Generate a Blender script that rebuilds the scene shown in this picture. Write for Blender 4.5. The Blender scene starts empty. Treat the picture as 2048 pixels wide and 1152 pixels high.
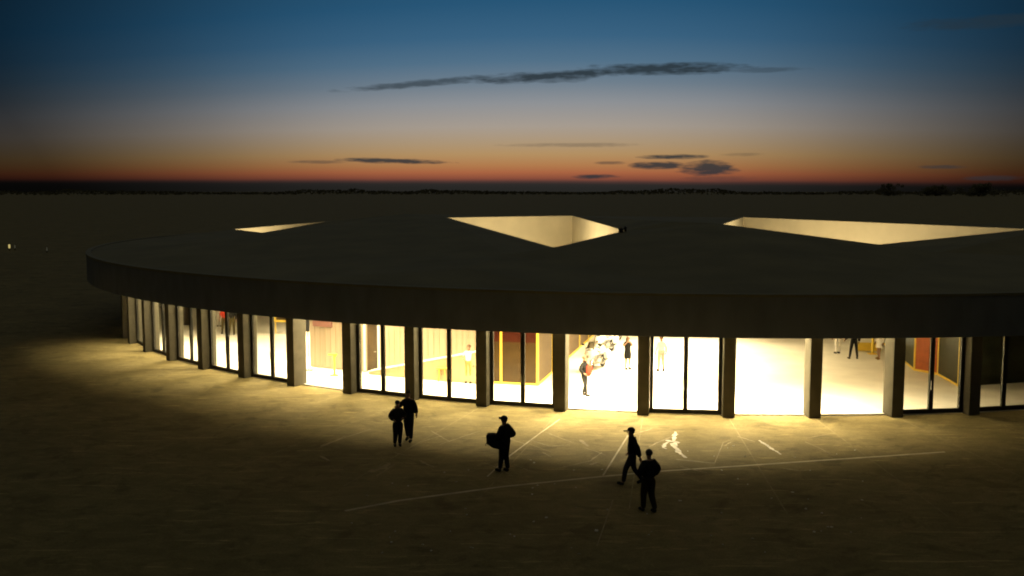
import bpy, bmesh, math, random
from mathutils import Vector, Matrix, noise
from mathutils.geometry import delaunay_2d_cdt
random.seed(7)
R_ = math.radians
S = bpy.context.scene
COL = S.collection

# ------------------------------------------------------------------ camera
F_PX, PITCH, CAM_H = 1991.8, 0.0980, 8.7
cam_d = bpy.data.cameras.new('camera'); cam = bpy.data.objects.new('camera', cam_d); COL.objects.link(cam)
cam_d.sensor_width = 36; cam_d.lens = F_PX / 2048 * 36
cam_d.clip_start = 0.5; cam_d.clip_end = 30000
cam.location = (0, 0, CAM_H); cam.rotation_euler = (math.pi / 2 - PITCH, 0, 0)
S.camera = cam

def ray(px, py):
    """direction of a photo pixel (2048x1152)"""
    u, v = (px - 1024) / F_PX, (py - 576) / F_PX
    c, s = math.cos(PITCH), math.sin(PITCH)
    return Vector((u, c - v * s, -s - v * c))
def at(px, py, z=0.0):
    d = ray(px, py); t = (z - CAM_H) / d.z
    return Vector((d.x * t, d.y * t, z))
def at_y(px, py, y):
    d = ray(px, py); t = y / d.y
    return Vector((d.x * t, y, CAM_H + d.z * t))

# ------------------------------------------------------------------ materials
def nodes_of(m):
    m.use_nodes = True
    return m.node_tree.nodes, m.node_tree.links
def mat(name, col, rough=0.7, var=0.15, scale=4.0, metal=0.0, bump=0.0, bscale=40.0, stretch=None, spec=0.5):
    m = bpy.data.materials.new(name); N, L = nodes_of(m)
    b = N['Principled BSDF']; b.inputs['Roughness'].default_value = rough; b.inputs['Metallic'].default_value = metal
    b.inputs['Specular IOR Level'].default_value = spec
    tc = N.new('ShaderNodeTexCoord'); mp = N.new('ShaderNodeMapping')
    L.new(tc.outputs['Object'], mp.inputs[0])
    if stretch: mp.inputs['Scale'].default_value = stretch
    nz = N.new('ShaderNodeTexNoise'); nz.inputs['Scale'].default_value = scale; nz.inputs['Detail'].default_value = 6
    L.new(mp.outputs[0], nz.inputs[0])
    rp = N.new('ShaderNodeValToRGB')
    lo = [max(0, c * (1 - var)) for c in col]; hi = [min(1, c * (1 + var)) for c in col]
    rp.color_ramp.elements[0].color = (*lo, 1); rp.color_ramp.elements[1].color = (*hi, 1)
    rp.color_ramp.elements[0].position = 0.3; rp.color_ramp.elements[1].position = 0.7
    L.new(nz.outputs[0], rp.inputs[0]); L.new(rp.outputs[0], b.inputs['Base Color'])
    if bump:
        n2 = N.new('ShaderNodeTexNoise'); n2.inputs['Scale'].default_value = bscale
        L.new(tc.outputs['Object'], n2.inputs[0])
        bp = N.new('ShaderNodeBump'); bp.inputs['Strength'].default_value = bump
        L.new(n2.outputs[0], bp.inputs['Height']); L.new(bp.outputs[0], b.inputs['Normal'])
    return m

def glass_mat(name, tint, refl=1.0, rough=0.02):
    m = bpy.data.materials.new(name); N, L = nodes_of(m)
    N.remove(N['Principled BSDF']); out = N['Material Output']
    t = N.new('ShaderNodeBsdfTransparent'); t.inputs[0].default_value = (*tint, 1)
    g = N.new('ShaderNodeBsdfGlossy'); g.inputs['Roughness'].default_value = rough
    fr = N.new('ShaderNodeFresnel'); fr.inputs[0].default_value = 1.45
    mu = N.new('ShaderNodeMath'); mu.operation = 'MULTIPLY'; mu.inputs[1].default_value = refl
    mx = N.new('ShaderNodeMixShader')
    L.new(fr.outputs[0], mu.inputs[0]); L.new(mu.outputs[0], mx.inputs[0]); L.new(t.outputs[0], mx.inputs[1]); L.new(g.outputs[0], mx.inputs[2])
    L.new(mx.outputs[0], out.inputs[0])
    return m
def emit_mat(name, col, k):
    m = bpy.data.materials.new(name); N, L = nodes_of(m)
    b = N['Principled BSDF']; b.inputs['Base Color'].default_value = (*col, 1)
    b.inputs['Emission Color'].default_value = (*col, 1); b.inputs['Emission Strength'].default_value = k
    return m

M = {}
M['concrete'] = mat('board concrete', (.165, .172, .18), .9, .12, 1.6, bump=.25, bscale=25, stretch=(1, 1, .4), spec=.12)
M['column'] = mat('column concrete', (.088, .081, .060), .9, .14, 2.2, bump=.25, bscale=30, spec=.12)
M['roof'] = mat('roof membrane', (.172, .153, .086), .85, .16, .35, bump=.3, bscale=6)
M['coping'] = mat('coping metal', (.16, .145, .085), .7, .12, 1.0)
M['court'] = mat('court plaster', (.50, .44, .31), .85, .07, .8, bump=.1, bscale=20)
M['ceiling'] = mat('ceiling', (.6, .56, .46), .9, .05)
M['floor'] = mat('hall floor', (.66, .63, .56), .5, .10, .7, bump=.03)
M['frame'] = mat('dark frame', (.018, .017, .014), .6, .1, 5, spec=.2)
M['glass'] = glass_mat('clear glass', (.985, .99, .98), .35)
M['wood'] = mat('pale wood', (.33, .26, .18), .6, .12, 3.0, stretch=(3.0, 3.0, .12))
M['ramp_wood'] = mat('ramp wood', (.32, .24, .13), .6, .10, 3.0, stretch=(2.0, 2.0, .3))
M['trim'] = mat('white trim', (.78, .75, .66), .6, .04)
M['yellow'] = mat('yellow paint', (.75, .53, .06), .45, .06)
M['dark_door'] = mat('dark door', (.055, .035, .015), .5, .35, 2)
M['brown_panel'] = mat('red brown panel', (.038, .009, .005), .25, .22, 2.0, spec=.2)
M['olive_panel'] = mat('olive brown panel', (.034, .020, .0065), .3, .22, 2.0, spec=.2)
M['tan_panel'] = mat('tan panel', (.11, .075, .042), .6, .12, 3, spec=.2)
M['orange_panel'] = mat('orange panel', (.30, .075, .02), .5, .2, 3, spec=.2)
M['green_panel'] = mat('green panel', (.03, .034, .02), .5, .25, 3, spec=.2)
M['pink_panel'] = mat('pink brown panel', (.22, .10, .08), .6, .2, 3)
M['black'] = mat('black plastic', (.02, .02, .02), .4, .1)
M['rubber'] = mat('rubber', (.02, .02, .02), .8, .1)
M['white_paint'] = mat('white enamel', (.80, .80, .78), .25, .03)
M['grey_seat'] = mat('grey seat', (.35, .33, .30), .6, .1)
M['chrome'] = mat('chrome', (.6, .6, .6), .2, .05, metal=1)
M['visor'] = glass_mat('smoky windshield', (.45, .42, .36), .8)
M['skin'] = mat('skin', (.30, .17, .105), .55, .06, 20)
M['hair_dark'] = mat('dark hair', (.022, .016, .011), .6, .2, 30)
M['hair_brown'] = mat('brown hair', (.09, .045, .018), .6, .2, 30)
def cloth(name, c): return mat(name, c, .95, .14, 12, bump=.2, bscale=60, spec=.08)
M['c_black'] = cloth('black cloth', (.018, .018, .018))
M['c_navy'] = cloth('dark navy cloth', (.02, .022, .03))
M['c_brown'] = cloth('dark brown cloth', (.03, .024, .016))
M['c_red'] = cloth('red cloth', (.50, .05, .03))
M['c_white'] = cloth('white cloth', (.75, .72, .68))
M['c_pink'] = cloth('pale pink cloth', (.55, .36, .30))
M['c_tan'] = cloth('tan cloth', (.30, .18, .06))
M['c_olive'] = cloth('olive cloth', (.07, .055, .02))
M['c_lilac'] = cloth('lilac cloth', (.5, .38, .45))
M['chalk'] = mat('white chalk paint', (.62, .58, .50), .8, .35, 3.5)
M['line'] = mat('worn line paint', (.46, .40, .27), .8, .25, 2.0)
M['scuff_and_light'] = mat('pale scuff', (.29, .235, .12), .8, .3, 3)  # for scuffs, and for light patches painted on the paving
M['joint'] = mat('paving joint', (.235, .19, .085), .9, .3, 3)
M['leaf'] = mat('dark leaves', (.12, .11, .065), .8, .3, 2)
M['bark'] = mat('bark', (.05, .04, .025), .9, .2, 3)
M['lamp'] = emit_mat('lit lamp', (1.0, .80, .28), .55)
M['lamp_dim'] = emit_mat('dim lamp', (.6, .58, .42), .05)
M['paper'] = mat('paper', (.6, .58, .5), .8, .1)

def ground_mat():
    m = bpy.data.materials.new('weathered concrete ground'); N, L = nodes_of(m)
    b = N['Principled BSDF']; b.inputs['Roughness'].default_value = .85; b.inputs['Specular IOR Level'].default_value = .2
    tc = N.new('ShaderNodeTexCoord')
    def nz(scale, detail=5, st=(1, 1, 1), rot=0, dist=0, rough=.55):
        mp = N.new('ShaderNodeMapping'); mp.inputs['Scale'].default_value = st; mp.inputs['Rotation'].default_value = (0, 0, R_(rot))
        L.new(tc.outputs['Object'], mp.inputs[0])
        n = N.new('ShaderNodeTexNoise'); n.inputs['Scale'].default_value = scale; n.inputs['Detail'].default_value = detail
        n.inputs['Distortion'].default_value = dist; n.inputs['Roughness'].default_value = rough
        L.new(mp.outputs[0], n.inputs[0]); return n.outputs[0]
    def ramp(src, a, bb, va=0.0, vb=1.0):
        r = N.new('ShaderNodeMapRange'); r.inputs[1].default_value = a; r.inputs[2].default_value = bb
        r.inputs[3].default_value = va; r.inputs[4].default_value = vb; r.interpolation_type = 'SMOOTHSTEP'
        L.new(src, r.inputs[0]); return r.outputs[0]
    def math_(op, x, y):
        n = N.new('ShaderNodeMath'); n.operation = op
        for i, q in enumerate((x, y)):
            if isinstance(q, (int, float)): n.inputs[i].default_value = q
            else: L.new(q, n.inputs[i])
        return n.outputs[0]
    big = ramp(nz(.22, 4), .35, .68, .90, 1.06)
    mid = ramp(nz(1.1, 8, (1, 1.5, 1), 15, dist=1.0, rough=.68), .38, .64, .84, 1.12)
    stain = ramp(nz(.55, 9, (1, 1.3, 1), -20, dist=.6, rough=.7), .55, .60, 1.0, .74)
    strk = ramp(nz(2.0, 7, (.22, 2.2, 1), 25, .7, .62), .615, .640, 1.0, 1.5)
    strk2 = ramp(nz(2.4, 7, (.2, 2.4, 1), -38, .7, .62), .62, .645, 1.0, 1.45)
    fine = ramp(nz(16, 4, rough=.7), .3, .7, .84, 1.16)
    speck = ramp(nz(60, 2), .3, .7, .85, 1.15)
    v = math_('MULTIPLY', big, mid); v = math_('MULTIPLY', v, stain); v = math_('MULTIPLY', v, strk); v = math_('MULTIPLY', v, strk2)
    v = math_('MULTIPLY', v, fine); v = math_('MULTIPLY', v, speck)
    mx = N.new('ShaderNodeVectorMath'); mx.operation = 'SCALE'; mx.inputs[0].default_value = (.208, .168, .072)
    L.new(v, mx.inputs[3]); L.new(mx.outputs[0], b.inputs['Base Color'])
    bp = N.new('ShaderNodeBump'); bp.inputs['Strength'].default_value = .35; bp.inputs['Distance'].default_value = .02
    L.new(nz(9, 6, rough=.7), bp.inputs['Height']); L.new(bp.outputs[0], b.inputs['Normal'])
    return m
M['ground'] = ground_mat()

# ------------------------------------------------------------------ mesh helpers
def obj(name, bm, m=None, parent=None, smooth=False):
    me = bpy.data.meshes.new(name); bm.normal_update(); bm.to_mesh(me); bm.free()
    o = bpy.data.objects.new(name, me); COL.objects.link(o)
    if m is not None: me.materials.append(m)
    if smooth:
        for p in me.polygons: p.use_smooth = True
    if parent is not None: o.parent = parent
    return o
def tag(o, label=None, cat=None, group=None, kind=None):
    if label: o['label'] = label
    if cat: o['category'] = cat
    if group: o['group'] = group
    if kind: o['kind'] = kind
    return o
def struct(o): o['kind'] = 'structure'; return o
def empty(name, loc=(0, 0, 0), rz=0.0):
    o = bpy.data.objects.new(name, None); COL.objects.link(o); o.location = loc; o.rotation_euler = (0, 0, rz); return o
def box(bm, c, s, rz=0.0, bev=0.0, mtx=None):
    r = bmesh.ops.create_cube(bm, size=1.0); vs = r['verts']
    bmesh.ops.scale(bm, vec=s, verts=vs)
    if bev:
        es = list({e for v in vs for e in v.link_edges})
        q = bmesh.ops.bevel(bm, geom=es, offset=bev, segments=2, affect='EDGES', profile=.6)
        vs = list({v for f in q['faces'] for v in f.verts} | {v for v in vs if v.is_valid})
        vs = [v for v in vs if v.is_valid]
    T = Matrix.Translation(c) @ Matrix.Rotation(rz, 4, 'Z')
    if mtx is not None: T = mtx @ T
    bmesh.ops.transform(bm, matrix=T, verts=vs)
    return vs
def tube(bm, pts, rads, n=8, cap=True):
    pts = [Vector(p) for p in pts]; rings = []
    if not isinstance(rads, (list, tuple)): rads = [rads] * len(pts)
    for i, p in enumerate(pts):
        d = (pts[min(i + 1, len(pts) - 1)] - pts[max(i - 1, 0)]).normalized()
        a = d.orthogonal().normalized() if i == 0 else (a - d * a.dot(d)).normalized()
        b = d.cross(a)
        rings.append([bm.verts.new(p + (a * math.cos(t) + b * math.sin(t)) * rads[i]) for t in [2 * math.pi * k / n for k in range(n)]])
    for r0, r1 in zip(rings, rings[1:]):
        for k in range(n): bm.faces.new((r0[k], r0[(k + 1) % n], r1[(k + 1) % n], r1[k]))
    if cap: bm.faces.new(rings[0][::-1]); bm.faces.new(rings[-1])
def lathe(bm, prof, n=20, mtx=None):
    rings = []
    T = mtx or Matrix()
    for r, z in prof:
        rings.append([bm.verts.new(T @ Vector((r * math.cos(t), r * math.sin(t), z))) for t in [2 * math.pi * k / n for k in range(n)]])
    for r0, r1 in zip(rings, rings[1:]):
        for k in range(n): bm.faces.new((r0[k], r0[(k + 1) % n], r1[(k + 1) % n], r1[k]))
    bm.faces.new(rings[0][::-1]); bm.faces.new(rings[-1])
def slab(bm, poly, z0, z1):
    """extruded plan polygon"""
    lo = [bm.verts.new((p[0], p[1], z0)) for p in poly]; hi = [bm.verts.new((p[0], p[1], z1)) for p in poly]
    n = len(poly)
    bm.faces.new(lo[::-1]); bm.faces.new(hi)
    for k in range(n): bm.faces.new((lo[k], lo[(k + 1) % n], hi[(k + 1) % n], hi[k]))
    bmesh.ops.recalc_face_normals(bm, faces=bm.faces[:])
def wall_bm(bm, a, b, t, z0, z1, off=0.0):
    """upright board from plan point a to b, its front face on the line, thickness t going away (left normal)"""
    a, b = Vector(a[:2]), Vector(b[:2]); d = (b - a).normalized(); n = Vector((-d.y, d.x))
    p = [a + n * off, b + n * off, b + n * (off + t), a + n * (off + t)]
    slab_raw(bm, p, z0, z1)
def slab_raw(bm, poly, z0, z1):
    lo = [bm.verts.new((p[0], p[1], z0)) for p in poly]; hi = [bm.verts.new((p[0], p[1], z1)) for p in poly]
    n = len(poly); fs = [bm.faces.new(lo[::-1]), bm.faces.new(hi)]
    for k in range(n): fs.append(bm.faces.new((lo[k], lo[(k + 1) % n], hi[(k + 1) % n], hi[k])))
    bmesh.ops.recalc_face_normals(bm, faces=fs)

# ------------------------------------------------------------------ ground and markings
bm = bmesh.new()
rings = [0.0, 60, 120, 260, 700, 2000, 5200]
prev = None; c0 = bm.verts.new((0, 40, 0)); NR = 96
for r in rings[1:]:
    cur = [bm.verts.new((r * math.cos(2 * math.pi * k / NR), 40 + r * math.sin(2 * math.pi * k / NR), 0)) for k in range(NR)]
    for k in range(NR):
        if prev is None: bm.faces.new((c0, cur[k], cur[(k + 1) % NR]))
        else: bm.faces.new((prev[k], cur[k], cur[(k + 1) % NR], prev[(k + 1) % NR]))
    prev = cur
struct(obj('ground', bm, M['ground']))

def strip(name, px_pts, width, m, z=.004, jitter=0.0, taper=False):
    pts = [at(x, y) for x, y in px_pts]
    fine = []
    for a, b in zip(pts, pts[1:]):
        n = max(2, int((b - a).length / (.06 if taper else .25)))
        fine += [a.lerp(b, k / n) for k in range(n)]
    fine.append(pts[-1])
    bm = bmesh.new(); prev = None
    for i, p in enumerate(fine):
        d = (fine[min(i + 1, len(fine) - 1)] - fine[max(i - 1, 0)]).normalized(); n = Vector((-d.y, d.x, 0))
        w = width * (1 + jitter * noise.noise(p * 3.1)) * .5
        w2 = width * (1 + jitter * noise.noise(p * 3.7 + Vector((9, 4, 2)))) * .5
        if taper:
            t = i / (len(fine) - 1); k = .55 + .45 * math.sin(math.pi * min(1, max(0, t)) ** .8)
            k *= .55 + .9 * abs(noise.noise(p * 7.3)); w *= k * (.7 + .6 * random.random()); w2 *= k * (.7 + .6 * random.random())
        cur = (bm.verts.new((p.x + n.x * w, p.y + n.y * w, z)), bm.verts.new((p.x - n.x * w2, p.y - n.y * w2, z)))
        if prev: bm.faces.new((prev[0], prev[1], cur[1], cur[0]))
        prev = cur
    for f in bm.faces:
        f.normal_update()
        if f.normal.z < 0: f.normal_flip()
    return struct(obj(name, bm, m))
strip('painted_line', [(690, 1022), (800, 1001), (1000, 974), (1205, 953), (1330, 942), (1480, 932), (1640, 921), (1760, 913), (1890, 904)], .12, M['line'], .004, .25)
strip('painted_line', [(1256, 871), (1206, 951)], .055, M['line'], .004, .3)
strip('painted_line', [(1120, 838), (1067, 876), (1014, 916), (975, 953)], .05, M['line'], .004, .6)
strip('painted_line', [(1447, 884), (1430, 925)], .035, M['scuff_and_light'], .004, .6)
strip('painted_line', [(1226, 1000), (1194, 1092)], .03, M['scuff_and_light'], .004, .6)
strip('painted_line', [(742, 858), (640, 892)], .06, M['scuff_and_light'], .004, 1.2)
strip('painted_line', [(1352, 919), (1430, 927)], .14, M['scuff_and_light'], .008, .8)
for pts, w in (([(1351, 864), (1347, 882)], .20), ([(1331, 881), (1346, 884), (1359, 886)], .30), ([(1338, 883), (1330, 888), (1327, 896), (1333, 898)], .15),
               ([(1342, 887), (1352, 897), (1362, 908), (1372, 916)], .26), ([(1350, 886), (1354, 893)], .2)):
    strip('chalk_and_light_mark', pts, w, M['chalk'], .006 + .003 * random.random(), .9, True)
strip('chalk_and_light_mark', [(1518, 881), (1532, 890), (1562, 909)], .15, M['chalk'], .006, .8, True)
for pts, w in (([(1160, 880), (1176, 893)], .2), ([(1180, 930), (1195, 925)], .14), ([(640, 895), (662, 886), (690, 872)], .10), ([(742, 944), (768, 934), (778, 926)], .32), ([(752, 953), (790, 928)], .1),  # left-hand strokes are patches of light, drawn as pale strips
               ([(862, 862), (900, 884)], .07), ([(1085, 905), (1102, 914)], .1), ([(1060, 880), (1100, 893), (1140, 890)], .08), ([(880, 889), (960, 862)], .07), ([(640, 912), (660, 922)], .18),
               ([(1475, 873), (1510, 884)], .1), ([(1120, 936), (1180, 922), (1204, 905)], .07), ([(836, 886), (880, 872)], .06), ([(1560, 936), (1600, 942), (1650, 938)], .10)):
    strip('chalk_and_light_mark', pts, w, M['scuff_and_light'], .005 + .004 * random.random(), .9, True)
random.seed(21)
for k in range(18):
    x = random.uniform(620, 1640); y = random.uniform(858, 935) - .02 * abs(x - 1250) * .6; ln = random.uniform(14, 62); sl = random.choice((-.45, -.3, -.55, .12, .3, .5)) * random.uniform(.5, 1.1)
    strip('scuff_mark', [(x, y), (x + ln * .5, y + ln * .5 * sl + random.uniform(-2, 2)), (x + ln, y + ln * sl)], random.uniform(.03, .11), M['scuff_and_light'], .004 + .00012 * k, .9, True)
bm = bmesh.new()
for k in range(70):
    x = random.uniform(700, 1750); y = random.uniform(880, 1110); p = at(x, y); s = random.uniform(.012, .035) * (1.5 if k < 8 else 1)
    T = Matrix.Translation(p + Vector((0, 0, .012))) @ Matrix.Rotation(random.uniform(0, 6), 4, 'Z') @ Matrix.Rotation(random.uniform(-.4, .4), 4, 'X')
    n = random.choice((3, 4, 5)); top = [bm.verts.new(T @ Vector((s * math.cos(2 * math.pi * i / n) * 1.6, s * math.sin(2 * math.pi * i / n), .006))) for i in range(n)]
    bot = [bm.verts.new(T @ Vector((s * math.cos(2 * math.pi * i / n) * 1.6, s * math.sin(2 * math.pi * i / n), -.006))) for i in range(n)]
    bm.faces.new(top); bm.faces.new(bot[::-1])
    for i in range(n): bm.faces.new((bot[i], bot[(i + 1) % n], top[(i + 1) % n], top[i]))
tag(obj('paper_scraps', bm, M['paper']), 'tiny pale scraps of litter strewn over the dark paved ground', 'litter', kind='stuff')

# ------------------------------------------------------------------ the round building
BC = Vector((11.324, 76.158)); RC = 38.714           # centre, radius of the columns' outer faces
ANGD = [211.02, 216.27, 221.56, 226.74, 231.83, 236.81, 241.61, 246.27, 251.05, 255.86, 260.71, 265.55, 270.40, 275.17, 279.87]
Z_SOF, Z_EAVE = 3.34, 4.90
R_EAVE = 40.4
Z_CEIL = 4.72
def pol(r, a, z=None):
    p = BC + Vector((r * math.cos(a), r * math.sin(a)))
    return p if z is None else Vector((p.x, p.y, z))
bld = empty('round_building', (BC.x, BC.y, 0))
tag(bld, 'wide round concrete hall with folded roof, glowing through its ring of columns', 'building')
def bpart(name, bm, m, parent=None, smooth=False, label=None):
    bmesh.ops.translate(bm, vec=(-BC.x, -BC.y, 0), verts=bm.verts[:])
    o = obj(name, bm, m, parent or bld, smooth)
    if label: o['label'] = label
    return o
def ring_bm(prof, a0, a1, n, closed=False):
    """sweep a closed (r, z) profile round the building's axis"""
    bm = bmesh.new(); secs = []
    for k in range(n if closed else n + 1):
        a = a0 + (a1 - a0) * k / n
        secs.append([bm.verts.new(pol(r, a, z)) for r, z in prof])
    m_ = len(secs); P = len(prof)
    for k in range(m_ if closed else m_ - 1):
        s0, s1 = secs[k], secs[(k + 1) % m_]
        for i in range(P): bm.faces.new((s0[i], s0[(i + 1) % P], s1[(i + 1) % P], s1[i]))
    if not closed: bm.faces.new(secs[0][::-1]); bm.faces.new(secs[-1])
    bmesh.ops.recalc_face_normals(bm, faces=bm.faces[:])
    return bm
TAU = 2 * math.pi
# eave beam (fascia) and coping
bpart('fascia', ring_bm([(R_EAVE, Z_SOF), (R_EAVE, Z_EAVE - .05), (R_EAVE - .30, Z_EAVE - .05), (R_EAVE - .30, Z_SOF)], 0, TAU, 240, True), M['concrete'])
bpart('coping', ring_bm([(R_EAVE + .03, Z_EAVE - .05), (R_EAVE + .03, Z_EAVE + .05), (R_EAVE - .28, Z_EAVE + .05), (R_EAVE - .28, Z_EAVE - .05)], 0, TAU, 240, True), M['coping'])
# floor slab
bpart('floor', ring_bm([(RC - .40, -.2), (RC - .40, .03), (.5, .03), (.5, -.2)], 0, TAU, 160, True), M['floor'])

# ---- folded roof: key points are corners of the folds, each at its own distance and height
K = {}
def key(n, px, py, z): K[n] = at(px, py, z)
key('P', 810, 428, 6.93); key('LA', 895, 436, 6.74); key('FA', 1145, 432, 6.74); key('RA', 1250, 462, 6.36); key('NA', 1108, 496, 5.6)
key('B1', 1012, 509, 5.62); key('VA1', 935, 537, 5.33)
key('S1', 1338, 443, 6.88); key('S2', 1428, 446, 6.88); key('LB', 1440, 451, 6.74); key('FB', 1487, 435, 6.74); key('RB', 2060, 459, 6.45); key('NB', 1755, 490, 5.6)
key('VB1', 1880, 505, 5.62)
key('NC', 525, 466, 5.5); key('MC', 650, 444, 6.27); key('Q1', 468, 459, 5.5); key('Q2', 652, 443.5, 5.7)
key('T1', 2130, 452, 6.64)
K['Z'] = Vector((11, 82, 6.2)); K['Z2'] = Vector((14, 98, 5.6)); K['Z3'] = Vector((32, 84, 5.6)); K['W1'] = Vector((-20, 92, 5.3))
names = list(K); pts2, zs = [], []
for n in names: pts2.append(K[n].xy.copy()); zs.append(K[n].z)
NRING = 180; base = len(pts2)
for k in range(NRING):
    pts2.append(pol(R_EAVE - .28, TAU * k / NRING)); zs.append(Z_EAVE)
def ridx(angdeg): return base + int(round(angdeg / 360 * NRING)) % NRING
def ring_at_px(px, py):
    p = at(px, py, Z_EAVE); return ridx(math.degrees(math.atan2(p.y - BC.y, p.x - BC.x)) % 360)
I = {n: i for i, n in enumerate(names)}
edges = [(base + k, base + (k + 1) % NRING) for k in range(NRING)]
def E_(*seq):
    for a, b in zip(seq, seq[1:]):
        edges.append((I[a] if isinstance(a, str) else a, I[b] if isinstance(b, str) else b))
E_('P', 'B1'); E_('P', 'LA', 'NA', 'B1', 'VA1', ring_at_px(778, 576)); E_('LA', 'FA', 'RA', 'NA'); E_('RA', 'S1', 'S2', 'LB', 'NB', 'VB1', ridx(318))
E_('LB', 'FB', 'RB', 'NB'); E_('P', 'MC', 'NC', ridx(186)); E_('NC', 'Q1', 'Q2', 'MC'); E_('RB', 'T1', 'VB1')
courts = {'A': ('NA', 'LA', 'FA', 'RA'), 'B': ('NB', 'LB', 'FB', 'RB'), 'C': ('NC', 'MC', 'Q2', 'Q1')}
def inside(p, poly):
    c = False
    for (a, b) in zip(poly, poly[1:] + poly[:1]):
        if (a.y > p.y) != (b.y > p.y) and p.x < (b.x - a.x) * (p.y - a.y) / (b.y - a.y) + a.x: c = not c
    return c
def hole_test(p): return any(inside(p, [K[n].xy for n in q]) for q in courts.values())
vo, eo, fo, *_rest = delaunay_2d_cdt(pts2, edges, [], 0, 1e-4)
ov = _rest[0]
def zof(i):
    src = ov[i]
    if src: return zs[src[0]]
    return Z_EAVE
def sheet(zfun):
    bm = bmesh.new(); vs = [bm.verts.new((v.x, v.y, zfun(i))) for i, v in enumerate(vo)]
    for f in fo:
        c = sum((vo[i] for i in f), Vector((0, 0))) / len(f)
        if hole_test(c): continue
        bm.faces.new([vs[i] for i in f])
    for f in bm.faces:
        f.normal_update()
        if f.normal.z < 0: f.normal_flip()
    bmesh.ops.delete(bm, geom=[v for v in bm.verts if not v.link_faces], context='VERTS')
    return bm
bmr = sheet(zof)
roof = bpart('roof', bmr, M['roof'])
sol = roof.modifiers.new('thickness', 'SOLIDIFY'); sol.thickness = .12; sol.offset = -1
bmc = sheet(lambda i: Z_CEIL if not (ov[i] and ov[i][0] >= base) else Z_CEIL)
for f in bmc.faces: f.normal_flip()
ceil = bpart('ceiling', bmc, M['ceiling'])
sol = ceil.modifiers.new('thickness', 'SOLIDIFY'); sol.thickness = .04; sol.offset = -1
SH_B = 3.5
for q, seq in courts.items():
    bm = bmesh.new(); P_ = [K[n] for n in seq]; cen = sum((p.xy for p in P_), Vector((0, 0))) / 4
    fs = []
    for a, b in zip(P_, P_[1:] + P_[:1]):
        d = (b.xy - a.xy).normalized(); n = Vector((-d.y, d.x))
        if n.dot(cen - a.xy) > 0: n = -n
        q0, q1 = a.xy - n * .02, b.xy - n * .02
        o0, o1 = a.xy + n * .16, b.xy + n * .16
        v = [bm.verts.new((q0.x, q0.y, SH_B)), bm.verts.new((q1.x, q1.y, SH_B)), bm.verts.new((q1.x, q1.y, b.z + .02)), bm.verts.new((q0.x, q0.y, a.z + .02)),
             bm.verts.new((o0.x, o0.y, SH_B)), bm.verts.new((o1.x, o1.y, SH_B)), bm.verts.new((o1.x, o1.y, b.z + .02)), bm.verts.new((o0.x, o0.y, a.z + .02))]
        for ix in ((0, 1, 2, 3), (5, 4, 7, 6), (3, 2, 6, 7), (1, 0, 4, 5), (0, 3, 7, 4), (2, 1, 5, 6)): fs.append(bm.faces.new([v[i] for i in ix]))
    bmesh.ops.recalc_face_normals(bm, faces=bm.faces[:])
    bpart('courtyard_wall', bm, M['court'])

# ---- columns and glazed doors
ANG = {i: R_(a) for i, a in enumerate(ANGD)}
for k in range(1, 2): ANG[-k] = ANG[0] - R_(3.4) * k
for k in range(1, 9): ANG[14 + k] = ANG[14] + R_(4.75) * k
CW, CD = .46, .78
col_me = None
for i, a in ANG.items():
    if col_me is None:
        bm = bmesh.new(); box(bm, (-CD / 2, 0, Z_CEIL / 2), (CD, CW, Z_CEIL - .004), bev=.018)
        o = obj('column', bm, M['column'], bld); col_me = o
    else:
        o = col_me.copy(); COL.objects.link(o); o.parent = bld
    o.location = pol(RC, a, 0) - Vector((BC.x, BC.y, 0)); o.rotation_euler = (0, 0, a)
FR_R = RC - .46
OPEN = {5, 9, 11, 12}
FW, FD = .13, .12
for i in range(-1, 22):
    a0, a1 = ANG[i], ANG[i + 1]; am = (a0 + a1) / 2
    A = pol(FR_R, a0 + CW / 2 / FR_R); B = pol(FR_R, a1 - CW / 2 / FR_R)
    L_ = (B - A).length; rz = math.atan2(B.y - A.y, B.x - A.x)
    if i in OPEN:
        bm = bmesh.new(); box(bm, (L_ / 2, 0, .033), (L_, .10, .03))
        o = obj('door_track', bm, M['frame'], bld); o.location = (A.x - BC.x, A.y - BC.y, 0); o.rotation_euler = (0, 0, rz); continue
    bm = bmesh.new(); zt = Z_CEIL - .002
    box(bm, (L_ / 2, 0, .03 + .08), (L_, FD, .16)); box(bm, (L_ / 2, 0, zt - .07), (L_, FD, .14))
    for x in (FW / 2 + .01, L_ - FW / 2 - .01): box(bm, (x, 0, zt / 2 + .02), (FW, FD - .006, zt - .32))
    box(bm, (L_ / 2, 0, zt / 2 + .02), (.17, FD - .006, zt - .32))
    o = obj('glazed_door', bm, M['frame'], bld); o.location = (A.x - BC.x, A.y - BC.y, 0); o.rotation_euler = (0, 0, rz)
    for s in (0, 1):
        x0 = FW + .012 if s == 0 else L_ / 2 + .086; x1 = L_ / 2 - .086 if s == 0 else L_ - FW - .012
        bm = bmesh.new(); box(bm, ((x0 + x1) / 2, 0, zt / 2 + .02), (x1 - x0, .012, zt - .33)); obj('pane', bm, M['glass'], o)
    if i in (3, 4, 6, 7, 8, 10, 13):
        bm = bmesh.new()
        for s in (-1, 1): tube(bm, [(L_ / 2 + s * .05, -.10, .95), (L_ / 2 + s * .05, -.10, 1.35)], .012, 6)
        obj('door_handle', bm, M['chrome'], o)
# closed rear wall, out of the photograph's sight
bpart('rear_wall', ring_bm([(RC - .9, 0), (RC - .9, Z_CEIL), (RC - 1.2, Z_CEIL), (RC - 1.2, 0)], ANG[22], ANG[-1] + TAU, 120), M['concrete'])

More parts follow.
